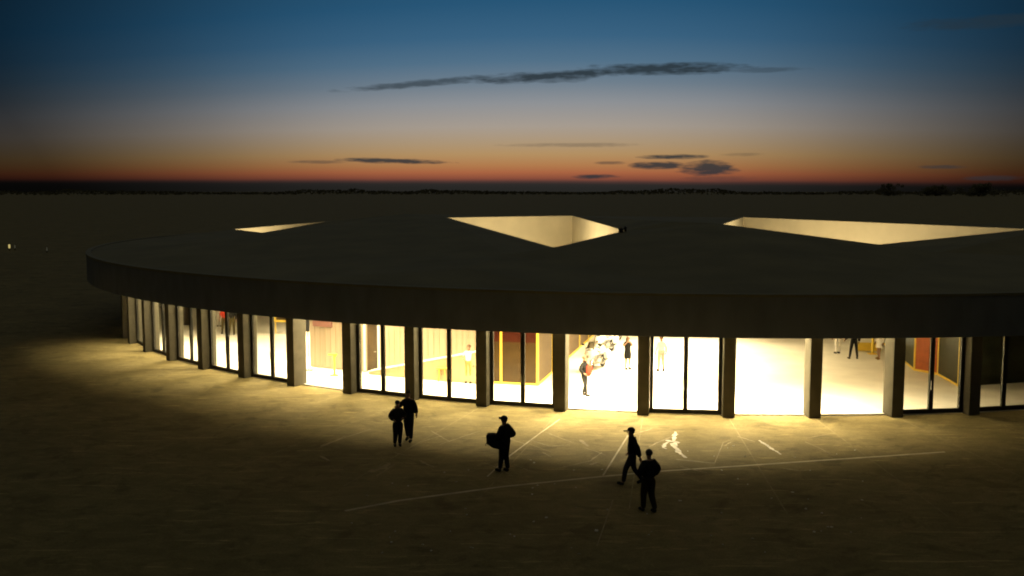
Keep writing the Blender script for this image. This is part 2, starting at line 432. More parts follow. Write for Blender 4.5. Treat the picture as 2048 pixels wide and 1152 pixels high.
# small things on the roof edge
for px, py, w, lab in ((1238.5, 464.5, .26, 'larger dark box-shaped vent on the right rim of the middle roof opening'), (1250.5, 462.0, .14, 'smaller dark box-shaped vent at the outer end of the middle roof rim')):
    t = (px - 1108) / (1250 - 1108); p = K['NA'].lerp(K['RA'], min(.985, t)); bm = bmesh.new()
    box(bm, (0, 0, .11), (w, w * .8, .22), bev=.02); box(bm, (0, 0, .245), (w * 1.25, w * 1.05, .05), bev=.01); tube(bm, [(0, 0, .2), (0, 0, .33)], .04, 8)
    o = obj('roof_vent', bm, M['frame']); o.location = p + Vector((.05, -.2, -.04)); tag(o, lab, 'roof vent', 'vents on the roof rim')

# ------------------------------------------------------------------ inside the hall
FZ = .03
def fl(px, py): return at(px, py, FZ)
# pale timber wall behind the doors on the left
Wpts = [fl(621, 734), fl(727, 745.5), fl(749, 748), fl(810, 752.5), fl(990, 766)]
A, Bq = Wpts[0], Wpts[-1]
dv = (Bq - A).normalized(); nv = Vector((-dv.y, dv.x, 0))
def walln(t): return A + dv * t
def along(px, py): return (fl(px, py) - A).dot(dv)
tw = empty('timber_wall', A, math.atan2(dv.y, dv.x)); Lw = (Bq - A).length
tag(tw, 'pale vertical board wall with dark doorway inside the hall', 'wall')
d0, d1 = along(727, 745.5), along(750, 748); Hd = 2.75; Ht = Z_CEIL - .02
bm = bmesh.new()
box(bm, (d0 / 2, .1, Ht / 2 + .015), (d0, .2, Ht - .03)); box(bm, ((d1 + Lw) / 2, .1, Ht / 2 + .015), (Lw - d1, .2, Ht - .03)); box(bm, ((d0 + d1) / 2, .1, (Hd + Ht) / 2), (d1 - d0, .2, Ht - Hd))
o = obj('boarding', bm, M['wood'], tw)
bm = bmesh.new()
for k in range(1, int(Lw / .30)):
    x = k * .30
    if d0 - .12 < x < d1 + .12: continue
    box(bm, (x, -.006, 1.9), (.012, .012, 3.6))
obj('batten', bm, M['ramp_wood'], tw)
bm = bmesh.new()
box(bm, (d0 - .06, -.03, Hd / 2 + .04), (.12, .07, Hd - .01)); box(bm, ((d0 + d1) / 2, -.03, Hd + .06), (d1 - d0 + .24, .07, .13)); box(bm, (d1 + .06, -.03, Hd / 2 + .04), (.12, .07, Hd - .01))
obj('door_surround', bm, M['trim'], tw)
bm = bmesh.new(); box(bm, ((d0 + d1) / 2, .15, Hd / 2 + .03), (d1 - d0 - .01, .05, Hd - .02)); box(bm, ((d0 + d1) / 2 + .1, .12, Hd * .38), (.5, .02, Hd * .7), bev=.008)
od = obj('door', bm, M['dark_door'], tw)
bm = bmesh.new(); tube(bm, [(d1 - .12, .10, 1.0), (d1 - .12, .05, 1.0), (d1 - .26, .05, 1.0)], .014, 6); obj('door_handle', bm, M['chrome'], od)
# sign boards on that wall
p = along(645, 737); bm = bmesh.new(); box(bm, (p, -.04, 2.55), (1.12, .06, 1.0), bev=.01)
o = obj('wall_board', bm, M['pink_panel']); o.location = A; o.rotation_euler = tw.rotation_euler; tag(o, 'pinkish brown board hung high on the pale timber wall', 'board')
bm = bmesh.new(); box(bm, (p + .62, -.05, 2.75), (.10, .05, .55), bev=.01)
o = obj('wall_lamp', bm, M['trim']); o.location = A; o.rotation_euler = tw.rotation_euler; tag(o, 'slim white upright fitting beside the pinkish wall board', 'wall fitting')
# dark upright banner at the wall's left end
q = at(617, 741, FZ); bm = bmesh.new(); box(bm, (0, 0, 2.55), (.17, .05, 1.25), bev=.01); tube(bm, [(0, .03, FZ), (0, .03, 3.2)], .02, 8); box(bm, (0, .03, FZ + .015), (.4, .3, .03), bev=.01)
o = obj('banner', bm, M['black']); o.location = (q.x, q.y, 0); tag(o, 'narrow black upright banner at the left end of the timber wall', 'banner')
# wedge-shaped timber ramp side
r0, r1 = along(744, 747), along(984, 766); bm = bmesh.new()
poly = [(r0, FZ), (r1, FZ), (r1, 1.55), (r0, .12)]
f_ = [bm.verts.new((x, -.55, z)) for x, z in poly]; b_ = [bm.verts.new((x, -.05, z)) for x, z in poly]
bm.faces.new(f_); bm.faces.new(b_[::-1])
for k in range(4): bm.faces.new((f_[k], b_[k], b_[(k + 1) % 4], f_[(k + 1) % 4]))
bmesh.ops.recalc_face_normals(bm, faces=bm.faces[:])
rmp = empty('timber_ramp', A, math.atan2(dv.y, dv.x)); tag(rmp, 'wedge-shaped timber ramp rising to the right along the board wall', 'ramp')
obj('ramp_side', bm, M['ramp_wood'], rmp)
bm = bmesh.new(); sl = math.atan2(1.43, r1 - r0); T = Matrix.Translation(((r0 + r1) / 2, -.3, .835 + .025)) @ Matrix.Rotation(-sl, 4, 'Y'); box(bm, (0, 0, .01), (math.hypot(r1 - r0, 1.43), .56, .05), mtx=T); obj('ramp_cap', bm, M['trim'], rmp)
# stool in front of the ramp
q = at(884, 763, FZ); bm = bmesh.new(); st = empty('stool', (q.x, q.y, FZ)); tag(st, 'small dull yellow stool against the timber ramp', 'stool')
box(bm, (0, 0, .62), (.52, .3, .04), bev=.01); obj('seat', bm, M['yellow'], st)
for x, y in ((-.12, -.1), (.12, -.1), (-.12, .1), (.12, .1)):
    bm = bmesh.new(); tube(bm, [(x * 1.3, y, 0), (x, y, .6)], .018, 6); obj('leg', bm, M['yellow'], st)

# yellow-framed booth with dark panels
K0 = fl(1075, 771.5); K1 = fl(976, 766.5); K2 = fl(1190, 668)
bo = empty('panel_booth', (K0.x, K0.y, 0)); tag(bo, 'large booth of dark and tan panels framed in yellow', 'booth')
def lpt(v): return Vector((v.x - K0.x, v.y - K0.y, 0))
def run(a, b, cuts, mats, ht=Z_CEIL - .03, split=None, fw=.10, side=1):
    """framed partition from a to b; cuts are fractions of posts"""
    d = (b - a); Ln = d.length; d = d / Ln; rz = math.atan2(d.y, d.x)
    for k, (c0, c1) in enumerate(zip(cuts, cuts[1:])):
        m = mats[k % len(mats)]
        x0, x1 = c0 * Ln + fw * .5, c1 * Ln - fw * .5
        if isinstance(m, tuple):
            bm = bmesh.new(); box(bm, ((x0 + x1) / 2, 0, (.13 + split) / 2), (x1 - x0, .04, split - .13)); o = obj('panel', bm, m[1], bo_cur); o.location = a; o.rotation_euler = (0, 0, rz)
            bm = bmesh.new(); box(bm, ((x0 + x1) / 2, 0, (ht + split) / 2), (x1 - x0, .04, ht - split)); o = obj('panel', bm, m[0], bo_cur); o.location = a; o.rotation_euler = (0, 0, rz)
        else:
            bm = bmesh.new(); box(bm, ((x0 + x1) / 2, 0, (.13 + ht) / 2), (x1 - x0, .04, ht - .13)); o = obj('panel', bm, m, bo_cur); o.location = a; o.rotation_euler = (0, 0, rz)
    for c in cuts:
        bm = bmesh.new(); box(bm, (c * Ln, 0, (FZ + ht) / 2), (fw, .1, ht - FZ), bev=.006); o = obj('post', bm, M['yellow'], bo_cur); o.location = a; o.rotation_euler = (0, 0, rz)
    for c0, c1 in zip(cuts, cuts[1:]):
        bm = bmesh.new(); box(bm, ((c0 + c1) / 2 * Ln, 0, FZ + .05), ((c1 - c0) * Ln - fw, .09, .095), bev=.006); o = obj('rail', bm, M['yellow'], bo_cur); o.location = a; o.rotation_euler = (0, 0, rz)
bo_cur = bo
a_, b_, c_ = lpt(K1), lpt(K0), lpt(K2)
run(a_, b_, [0, .27, 1.0], [(M['brown_panel'], M['olive_panel'])], split=1.95)
Lr = (c_ - b_).length
fr = [0.0] + [((fl(x, y) - K0).length / Lr) for x, y in ((1101, 746), (1133, 717), (1157, 697), (1176, 681))] + [1.0]
run(b_ + (c_ - b_).normalized() * .0, c_, fr, [M['tan_panel']])
# second yellow-framed enclosure on the right (dark room)
q0 = fl(1807, 722); q1 = fl(1829, 741); q2 = fl(1876, 750); q3 = fl(1917, 773)
bo2 = empty('panel_enclosure', (q1.x, q1.y, 0)); tag(bo2, 'enclosure of orange and dark green panels edged in yellow at the right', 'enclosure')
K0 = q1; bo_cur = bo2
q0b = q1 + (q0 - q1).normalized() * 9
run(lpt(q0b), lpt(q1), [0, .5, 1.0], [M['green_panel']])
run(lpt(q1), lpt(q2) , [0, 1.0], [M['orange_panel']], fw=.08)
run(lpt(q2), lpt(q3), [0, 1.0], [M['green_panel']], fw=.07)
q4 = q3 + Vector((7.5, 2.2, 0))
bm = bmesh.new(); wall_bm(bm, q3 + Vector((.1, 0, 0)), q4, .15, FZ, Z_CEIL - .03)
o = obj('partition_wall', bm, M['green_panel']); tag(o, 'dark green partition wall beyond the rightmost doors', 'wall')
q5 = at(2018, 718, FZ); bm = bmesh.new(); box(bm, (0, 0, .5), (1.9, .7, .95), bev=.03); box(bm, (0, 0, 1.0), (2.0, .8, .05), bev=.01)
o = obj('counter', bm, M['tan_panel']); o.location = (q5.x + .6, q5.y, FZ); tag(o, 'tan counter behind the rightmost glazed door', 'counter')

# yellow T-shaped stand
q = fl(669, 751); t = empty('barrier_stand', (q.x, q.y, FZ), R_(5)); tag(t, 'yellow post with round base and T-shaped head before the timber wall', 'stand')
bm = bmesh.new(); lathe(bm, [(.21, 0), (.21, .025), (.12, .04), (.05, .05)], 20); obj('base', bm, M['yellow'], t)
bm = bmesh.new(); tube(bm, [(0, 0, .04), (0, 0, 1.0)], .045, 12); obj('post', bm, M['yellow'], t)
bm = bmesh.new(); box(bm, (-.07, 0, 1.0), (.42, .14, .06), bev=.015); box(bm, (.04, 0, .95), (.12, .10, .12), bev=.02); obj('head', bm, M['yellow'], t)

# white panel with yellow edge, left interior
q = at(566, 668, FZ); t = empty('display_panel', (q.x, q.y, FZ), R_(-8)); tag(t, 'brown display panel in a yellow frame near the sixth column from the left', 'panel')
bm = bmesh.new(); box(bm, (.45, 0, 1.9), (1.7, .05, 2.1)); obj('board', bm, M['olive_panel'], t)
bm = bmesh.new(); box(bm, (-.46, 0, 1.9), (.12, .09, 2.3)); box(bm, (.45, 0, .79), (1.7, .09, .12)); box(bm, (.45, 0, 3.0), (1.7, .09, .1)); box(bm, (-.46, 0, .4), (.05, .05, .76)); box(bm, (1.2, 0, .38), (.05, .05, .72)); obj('frame', bm, M['yellow'], t)
q = at(512, 646, FZ); bm = bmesh.new(); box(bm, (0, 0, 1.5), (.5, .4, 3.0), bev=.02); box(bm, (0, 0, 3.02), (.58, .48, .06), bev=.01)
o = obj('hall_pillar', bm, M['tan_panel']); o.location = (q.x - .3, q.y, FZ); tag(o, 'brown inner pillar far behind the fifth glazed door', 'pillar')
q = at(375, 650, FZ); bm = bmesh.new(); box(bm, (0, 0, 1.5), (.6, .3, 3.0), bev=.02); box(bm, (0, 0, 3.03), (.7, .4, .06), bev=.01)
o = obj('hall_pillar', bm, M['olive_panel']); o.location = (q.x, q.y, FZ); tag(o, 'olive inner pillar behind the fourth glazed door', 'pillar')

# white table with yellow crate, right
q = fl(1737, 702); t = empty('low_table', (q.x, q.y, FZ), R_(-6)); tag(t, 'low white topped table with yellow base, beyond the open bay', 'table')
bm = bmesh.new(); box(bm, (0, 0, .62), (1.5, .8, .2), bev=.02); obj('top', bm, M['white_paint'], t)
bm = bmesh.new(); box(bm, (0, .02, .28), (1.2, .6, .46), bev=.02); obj('base', bm, M['yellow'], t)
q = fl(1741, 708); bm = bmesh.new(); tube(bm, [(0, 0, 0), (0, 0, 2.3)], .07, 10); box(bm, (0, 0, .02), (.45, .45, .04), bev=.01); box(bm, (0, 0, 2.1), (.6, .05, .7), bev=.01)
o = obj('sign_post', bm, M['yellow']); o.location = (q.x + .1, q.y, FZ); tag(o, 'yellow sign post standing beside the low white table', 'sign')

# ------------------------------------------------------------------ motorcycles
def copy_tree(o, parent=None):
    c = o.copy(); COL.objects.link(c)
    if parent is not None: c.parent = parent
    for ch in list(o.children): copy_tree(ch, c)
    return c
def loft(bm, secs):
    rings = [[bm.verts.new(p) for p in s] for s in secs]; n = len(rings[0])
    for r0, r1 in zip(rings, rings[1:]):
        for k in range(n): bm.faces.new((r0[k], r0[(k + 1) % n], r1[(k + 1) % n], r1[k]))
    bm.faces.new(rings[0][::-1]); bm.faces.new(rings[-1]); bmesh.ops.recalc_face_normals(bm, faces=bm.faces[:])
def ell(y, zc, rx, rz, n=12): return [(rx * math.cos(2 * math.pi * k / n), y, zc + rz * math.sin(2 * math.pi * k / n)) for k in range(n)]
def make_bike():
    t = empty('motorcycle')
    def wheel(y, r):
        bm = bmesh.new(); n = 24
        for k in range(n):
            a0, a1 = 2 * math.pi * k / n, 2 * math.pi * (k + 1) / n
            def rg(a): return [(.065 * math.cos(b), y + (r + .065 * math.sin(b)) * math.cos(a), .32 + (r + .065 * math.sin(b)) * math.sin(a)) for b in [2 * math.pi * j / 8 for j in range(8)]]
            s0, s1 = [bm.verts.new(p) for p in rg(a0)], [bm.verts.new(p) for p in rg(a1)]
            for j in range(8): bm.faces.new((s0[j], s0[(j + 1) % 8], s1[(j + 1) % 8], s1[j]))
        bmesh.ops.remove_doubles(bm, verts=bm.verts[:], dist=1e-4)
        w = obj('wheel', bm, M['rubber'], t, True)
        bm = bmesh.new()
        for k in range(6):
            a = math.pi * k / 3; tube(bm, [(0, y, .32), (0, y + (r - .05) * math.cos(a), .32 + (r - .05) * math.sin(a))], .018, 6)
        tube(bm, [(-.08, y, .32), (.08, y, .32)], .05, 10); obj('rim', bm, M['chrome'], w)
    wheel(-.78, .255); wheel(.75, .255)
    bm = bmesh.new(); loft(bm, [ell(-.98, .62, .05, .06), ell(-.92, .70, .17, .17), ell(-.72, .86, .27, .28), ell(-.45, .86, .25, .30), ell(-.2, .74, .2, .26), ell(.05, .66, .17, .2)]); obj('fairing', bm, M['white_paint'], t, True)
    bm = bmesh.new(); loft(bm, [ell(-.35, 1.0, .1, .06), ell(-.2, 1.0, .17, .12), ell(.05, .95, .16, .11), ell(.15, .9, .1, .06)]); obj('tank', bm, M['white_paint'], t, True)
    bm = bmesh.new(); loft(bm, [ell(.1, .84, .1, .05), ell(.25, .84, .16, .06), ell(.6, .88, .16, .06), ell(.9, .97, .11, .05), ell(1.0, .99, .05, .04)]); obj('seat', bm, M['grey_seat'], t, True)
    bm = bmesh.new(); loft(bm, [ell(.3, .7, .12, .1), ell(.7, .74, .16, .13), ell(1.05, .84, .08, .08)]); obj('tail', bm, M['white_paint'], t, True)
    bm = bmesh.new(); box(bm, (0, .05, .42), (.3, .55, .36), bev=.05); tube(bm, [(.18, -.2, .35), (.2, .3, .25), (.2, .9, .4)], [.03, .04, .06], 8); obj('engine', bm, M['chrome'], t)
    bm = bmesh.new(); g = []
    for j in range(5):
        u = j / 4; row = []
        for k in range(7):
            s = (k - 3) / 3; wd = .25 - .09 * u; row.append(bm.verts.new((s * wd, -.82 + .30 * u + .10 * s * s, 1.02 + .38 * u - .05 * s * s)))
        g.append(row)
    for j in range(4):
        for k in range(6): bm.faces.new((g[j][k], g[j][k + 1], g[j + 1][k + 1], g[j + 1][k]))
    o = obj('windshield', bm, M['visor'], t, True); md = o.modifiers.new('thickness', 'SOLIDIFY'); md.thickness = .008
    bm = bmesh.new()
    for s in (-1, 1):
        tube(bm, [(0, -.42, 1.06), (s * .2, -.42, 1.10), (s * .40, -.30, 1.06)], [.018, .018, .024], 8)
    obj('handlebar', bm, M['black'], t)
    for s in (-1, 1):
        bm = bmesh.new(); tube(bm, [(s * .26, -.45, 1.1), (s * .40, -.50, 1.26)], .01, 6); box(bm, (s * .42, -.5, 1.28), (.15, .04, .09), bev=.015); obj('mirror', bm, M['black'], t)
        bm = bmesh.new(); tube(bm, [(s * .09, -.78, .32), (s * .1, -.5, .98)], .028, 8); obj('fork', bm, M['chrome'], t)
        bm = bmesh.new(); box(bm, (s * .29, .72, .62), (.2, .5, .38), bev=.06); obj('pannier', bm, M['white_paint'], t)
        bm = bmesh.new(); loft(bm, [[(s * x, y, z) for x, y, z in ((.25, -.55, .5), (.27, -.5, .75), (.22, .1, .72), (.2, .1, .62))], [(s * x, y, z) for x, y, z in ((.255, -.55, .5), (.275, -.5, .75), (.225, .1, .72), (.205, .1, .62))]]); obj('side_vent', bm, M['black'], t)
    bm = bmesh.new(); loft(bm, [ell(-.99, .70, .05, .04), ell(-.945, .72, .11, .075), ell(-.90, .74, .12, .08)]); obj('headlight', bm, M['chrome'], t, True)
    bm = bmesh.new(); n = 10; pr = []
    for k in range(n + 1):
        a = math.pi * (.15 + .85 * k / n); pr.append([(x, -.78 + .36 * math.cos(a), .32 + .36 * math.sin(a) + z) for x, z in ((-.09, -.03), (0, .01), (.09, -.03), (0, -.03))])
    loft(bm, pr); obj('front_mudguard', bm, M['white_paint'], t, True)
    bm = bmesh.new(); tube(bm, [(-.12, .1, .3), (-.30, .15, 0.0)], .016, 6); obj('kickstand', bm, M['black'], t)
    return t
bk = make_bike()
for k, (px, py, rz, lab) in enumerate(((1194, 738, -28, 'white motorcycle with dark windshield, nearest of the row in the hall'),
                                     (1212, 706, -30, 'white motorcycle in the middle of the row along the yellow-edged panels'),
                                     (1228, 684, -30, 'white motorcycle at the far end of the row, deepest in the hall'))):
    t = bk if k == 0 else copy_tree(bk)
    q = fl(px, py); t.location = q; t.rotation_euler = (0, R_(-5), R_(rz)); tag(t, lab, 'motorcycle', 'motorcycles parked inside the hall')

# ------------------------------------------------------------------ people
def skin_mesh(verts, edges, radii, root=0, sub=2):
    me = bpy.data.meshes.new('tmp'); me.from_pydata([tuple(v) for v in verts], edges, [])
    o = bpy.data.objects.new('tmp', me); COL.objects.link(o)
    o.modifiers.new('s', 'SKIN'); sd = o.modifiers.new('d', 'SUBSURF'); sd.levels = sub; sd.render_levels = sub
    for i, r in enumerate(radii):
        sv = me.skin_vertices[0].data[i]; sv.radius = r if isinstance(r, tuple) else (r, r); sv.use_root = (i == root)
    dg = bpy.context.evaluated_depsgraph_get(); dg.update()
    res = bpy.data.meshes.new_from_object(o.evaluated_get(dg))
    bpy.data.objects.remove(o); bpy.data.meshes.remove(me)
    return res
def graph(J, rad, chains):
    idx, vs, rs, es = {}, [], [], []
    for ch in chains:
        for a in ch:
            if a not in idx: idx[a] = len(vs); vs.append(J[a]); rs.append(rad[a])
        for a, b in zip(ch, ch[1:]):
            if (idx[a], idx[b]) not in es: es.append((idx[a], idx[b]))
    return vs, es, rs
BASE = dict(pelvis=(0, 0, .95), waist=(0, 0, 1.10), chest=(0, .0, 1.30), neck=(0, .0, 1.46), jaw=(0, .025, 1.545), head=(0, .025, 1.62), crown=(0, .01, 1.70),
            hipL=(-.09, 0, .90), hipR=(.09, 0, .90), kneeL=(-.10, .03, .49), kneeR=(.10, .03, .49), ankL=(-.10, -.02, .09), ankR=(.10, -.02, .09),
            toeL=(-.12, .15, .035), toeR=(.12, .15, .035),
            shL=(-.155, -.005, 1.385), shR=(.155, -.005, 1.385), elL=(-.25, -.04, 1.12), elR=(.25, -.04, 1.12), wrL=(-.27, .06, .88), wrR=(.27, .06, .88))
RAD = dict(pelvis=(.15, .11), waist=(.135, .10), chest=(.16, .115), neck=.055, jaw=(.066, .078), head=(.078, .095), crown=(.05, .062), hipL=.088, hipR=.088, kneeL=.056, kneeR=.056, ankL=.038, ankR=.038, toeL=.02, toeR=.02,
           shL=.072, shR=.072, elL=.042, elR=.042, wrL=.028, wrR=.028)
def side_pose(**kw):
    J = {k: Vector(v) for k, v in BASE.items()}
    for k, v in kw.items(): J[k] = Vector(v)
    return J
def hand(bm, wr, el, s, bend=.5):
    d = (wr - el).normalized(); side = Vector((1, 0, 0)); side = (side - d * side.dot(d)).normalized(); nrm = d.cross(side) * s
    tube(bm, [wr - d * .02, wr + d * .04, wr + d * .085], [.026, .034, .030], 8)
    fw = Vector((0, 1, 0)); fw = (fw - d * fw.dot(d)).normalized(); inn = Vector((-s, 0, 0)); inn = (inn - d * inn.dot(d)).normalized()
    for k, ln in enumerate((.068, .078, .072, .056)):
        o = fw * (.027 - .018 * k); p0 = wr + d * .08 + o; p1 = p0 + d * ln * .5 + inn * ln * .12 * bend; p2 = p1 + d * ln * .42 + inn * ln * .45 * bend
        tube(bm, [p0, p1, p2], [.0095, .0085, .0065], 6)
    p0 = wr + d * .03 + fw * .026; p1 = p0 + d * .03 + fw * .026 + inn * .012; p2 = p1 + d * .032 + fw * .004 + inn * .014
    tube(bm, [p0, p1, p2], [.012, .0105, .008], 6)
def from_mesh(name, me, m, parent, smooth=True):
    o = bpy.data.objects.new(name, me); COL.objects.link(o); o.parent = parent
    me.materials.clear(); me.materials.append(m)
    if smooth:
        for p in me.polygons: p.use_smooth = True
    return o
def person(label, loc, heading, H, J=None, top='c_black', legs='c_black', hair='hair_dark', style='trousers', cap=None, sleeves=True, scale_r=1.0, brim=.11, group=None, coat=False, skirt=None, longhair=False, shoes='c_black'):
    J = J or side_pose()
    t = empty('person', loc, heading); tag(t, label, 'person', group)
    k = H / 1.76; t.scale = (k, k, k)
    body_ch = [('pelvis', 'waist', 'chest', 'neck', 'jaw', 'head', 'crown')] + [('pelvis', 'hip' + s, 'knee' + s, 'ank' + s, 'toe' + s) for s in 'LR'] + [('chest', 'sh' + s, 'el' + s, 'wr' + s) for s in 'LR']
    vs, es, rs = graph(J, RAD, body_ch)
    me = skin_mesh(vs, es, rs, 0)
    bm = bmesh.new(); bm.from_mesh(me); bpy.data.meshes.remove(me)
    hand(bm, J['wrL'], J['elL'], -1); hand(bm, J['wrR'], J['elR'], 1)
    # face: nose, brow, chin, ears
    hd = J['head']; jw = J['jaw']
    tube(bm, [hd + Vector((0, .085, .012)), hd + Vector((0, .112, -.028)), hd + Vector((0, .092, -.042))], [.009, .016, .010], 6)
    for s in (-1, 1):
        tube(bm, [hd + Vector((s * .078, -.005, .025)), hd + Vector((s * .09, -.012, .0)), hd + Vector((s * .08, -.002, -.035))], [.012, .018, .010], 6)
    tube(bm, [jw + Vector((-.024, .082, -.004)), jw + Vector((0, .09, -.004)), jw + Vector((.024, .082, -.004))], .007, 6)
    obj('body', bm, M['skin'], t, True)
    bm = bmesh.new()
    for s in (-1, 1):
        q = bmesh.ops.create_uvsphere(bm, u_segments=8, v_segments=6, radius=.012); bmesh.ops.translate(bm, vec=hd + Vector((s * .032, .088, .012)), verts=q['verts'])
    obj('eyes', bm, M['black'], t)
    g = .016 * scale_r
    def infl(names, add):
        return {n: (tuple(x * scale_r + add for x in RAD[n]) if isinstance(RAD[n], tuple) else RAD[n] * scale_r + add) for n in names}
    JJ = dict(J)
    def cut(a, b, f, nm): JJ[nm] = J[a].lerp(J[b], f); RAD[nm] = (lambda u, v: (u[0] if isinstance(u, tuple) else u) * (1 - f) + (v[0] if isinstance(v, tuple) else v) * f)(RAD[a], RAD[b])
    for s in 'LR': cut('sh' + s, 'el' + s, .85, 'sl' + s); cut('el' + s, 'wr' + s, .9, 'cuff' + s); cut('knee' + s, 'ank' + s, 1.04, 'hem' + s)
    cut('chest', 'neck', .8, 'collar')
    if style == 'trousers':
        ch = [('waist', 'pelvis', 'hip' + s, 'knee' + s, 'hem' + s) for s in 'LR']
        rr = infl({n for c in ch for n in c}, .018); vs, es, rs = graph(JJ, rr, ch); from_mesh('trousers', skin_mesh(vs, es, rs, 1), M[legs], t)
    ch = [('pelvis', 'waist', 'chest', 'collar')] + [(('chest', 'sh' + s, 'el' + s, 'cuff' + s) if sleeves else ('chest', 'sh' + s, 'sl' + s)) for s in 'LR']
    rr = infl({n for c in ch for n in c}, .024 + (.012 if coat else 0)); vs, es, rs = graph(JJ, rr, ch)
    from_mesh('jacket' if coat else 'shirt', skin_mesh(vs, es, rs, 0), M[top], t)
    if skirt:
        z0, r0 = skirt; p = J['pelvis']; bm = bmesh.new(); lathe(bm, [(r0, z0), (r0 * .97, z0 + .02), (.20, .80), (.175, .95), (.15, 1.10)], 20, Matrix.Diagonal((1, .8, 1, 1)).to_4x4())
        bmesh.ops.translate(bm, vec=(p.x, p.y, 0), verts=bm.verts[:]); obj('skirt', bm, M[legs], t, True)
    for s in 'LR':
        me = skin_mesh([J['ank' + s] + Vector((0, -.03, -.045)), J['ank' + s] + Vector((0, .03, -.045)), J['toe' + s] + Vector((0, .03, 0))], [(0, 1), (1, 2)], [.055, .058, .046]); from_mesh('shoe', me, M[shoes], t)
    # hair
    bm = bmesh.new(); q = bmesh.ops.create_uvsphere(bm, u_segments=16, v_segments=12, radius=1)
    bmesh.ops.scale(bm, vec=(.094, .108, .108), verts=q['verts'])
    for v in bm.verts: v.co *= 1 + .05 * noise.noise(v.co * 40)
    bmesh.ops.delete(bm, geom=[f for f in bm.faces if f.calc_center_median().z < -.05 or (f.calc_center_median().z < .035 and f.calc_center_median().y > .03)], context='FACES')
    bmesh.ops.translate(bm, vec=hd + Vector((0, -.012, .022)), verts=bm.verts[:])
    if longhair: tube(bm, [hd + Vector((0, -.07, .03)), hd + Vector((0, -.085, -.1)), hd + Vector((0, -.09, -.24))], [.07, .075, .03], 10)
    obj('hair', bm, M[hair], t, True)
    if cap:
        bm = bmesh.new(); q = bmesh.ops.create_uvsphere(bm, u_segments=18, v_segments=10, radius=1)
        bmesh.ops.scale(bm, vec=(.105, .118, .105), verts=q['verts'])
        bmesh.ops.delete(bm, geom=[f for f in bm.faces if f.calc_center_median().z < -.005], context='FACES')
        bmesh.ops.translate(bm, vec=hd + Vector((0, -.01, .045)), verts=bm.verts[:])
        c_o = obj('cap', bm, M[cap], t, True)
        bm = bmesh.new(); up, dn = [], []
        for i in range(9):
            a = math.pi * (i / 8); x = -.095 * math.cos(a); y = .085 + brim * math.sin(a) * 1.05; z = .052 + .0 - .10 * math.sin(a) * (brim) + (.03 if 'up' in label else 0) * math.sin(a) - .03 * abs(math.cos(a)) * .5
            up.append(bm.verts.new(hd + Vector((x, y, z)))); dn.append(bm.verts.new(hd + Vector((x, y, z - .012))))
        bm.faces.new(up); bm.faces.new(dn[::-1])
        for i in range(9): bm.faces.new((up[i], dn[i], dn[(i + 1) % 9], up[(i + 1) % 9]))
        bmesh.ops.recalc_face_normals(bm, faces=bm.faces[:]); obj('visor', bm, M[cap], c_o)
    return t
LEFT, RIGHT, AWAY, TOCAM = R_(90), R_(-90), 0.0, R_(180)
P_ = lambda x, y, z=.012: at(x, y, z)
# pair, walking towards the camera side by side (local -x is camera right when facing the camera)
J = side_pose(elL=(-.24, -.02, 1.13), wrL=(-.30, .10, .98), elR=(.30, .05, 1.20), wrR=(.36, .20, 1.22), kneeL=(-.10, .08, .50), ankL=(-.10, .10, .10), toeL=(-.11, .27, .05), kneeR=(.09, -.02, .50), ankR=(.09, -.16, .12), toeR=(.10, -.0, .035))
person('tall person in dark clothes with an arm out towards a shorter companion', P_(818, 882), TOCAM - .2, 1.80, J, 'c_black', 'c_navy', coat=True, scale_r=1.25)
J = side_pose(elL=(-.27, -.02, 1.15), wrL=(-.17, .18, 1.12), elR=(.29, -.02, 1.15), wrR=(.16, .17, 1.05), kneeR=(.10, .10, .50), ankR=(.12, .0, .13), toeR=(.13, .16, .06), kneeL=(-.09, .02, .49), ankL=(-.08, -.1, .10), toeL=(-.09, .06, .035))
person('shorter person in a bulky dark coat and flat cap, walking beside a taller one', P_(796, 893), TOCAM + .25, 1.60, J, 'c_brown', 'c_black', cap='c_black', scale_r=1.42, coat=True, brim=.06)
# the one with cap and carried case, facing left
J = side_pose(chest=(0, -.02, 1.30), elL=(-.24, .02, 1.12), wrL=(-.16, .26, 1.08), elR=(.25, -.20, 1.16), wrR=(.17, .16, 1.05), kneeL=(-.08, .05, .49), ankL=(-.09, .10, .09), toeL=(-.10, .28, .035), ankR=(.09, -.06, .09), toeR=(.10, .11, .035))
carrier = person('person in a cap with upturned peak, facing left and holding a dark case', P_(1009, 943), LEFT - .75, 1.76, J, 'c_black', 'c_black', cap='c_black', scale_r=1.32, coat=True, brim=.10)
d = Vector((-.33, .02, 0)); q = P_(1009, 943)
t = empty('carried_case', (q.x + d.x, q.y + d.y, 1.02), LEFT - .1); tag(t, 'dark slant-bottomed case held in front of the person with the upturned cap', 'case')
bm = bmesh.new(); prof = [(.22, .17), (-.20, .18), (-.20, -.28), (.02, -.23), (.21, -.10)]
f_ = [bm.verts.new((-.17, y, z)) for y, z in prof]; b_ = [bm.verts.new((.17, y, z)) for y, z in prof]
bm.faces.new(f_); bm.faces.new(b_[::-1])
for k in range(5): bm.faces.new((f_[k], b_[k], b_[(k + 1) % 5], f_[(k + 1) % 5]))
bmesh.ops.recalc_face_normals(bm, faces=bm.faces[:]); bmesh.ops.bevel(bm, geom=bm.edges[:], offset=.018, segments=2, affect='EDGES'); obj('shell', bm, M['c_black'], t)
bm = bmesh.new(); tube(bm, [(0, .20, -.13), (0, .27, -.15), (0, .25, -.2)], .012, 6); obj('strap', bm, M['rubber'], t)
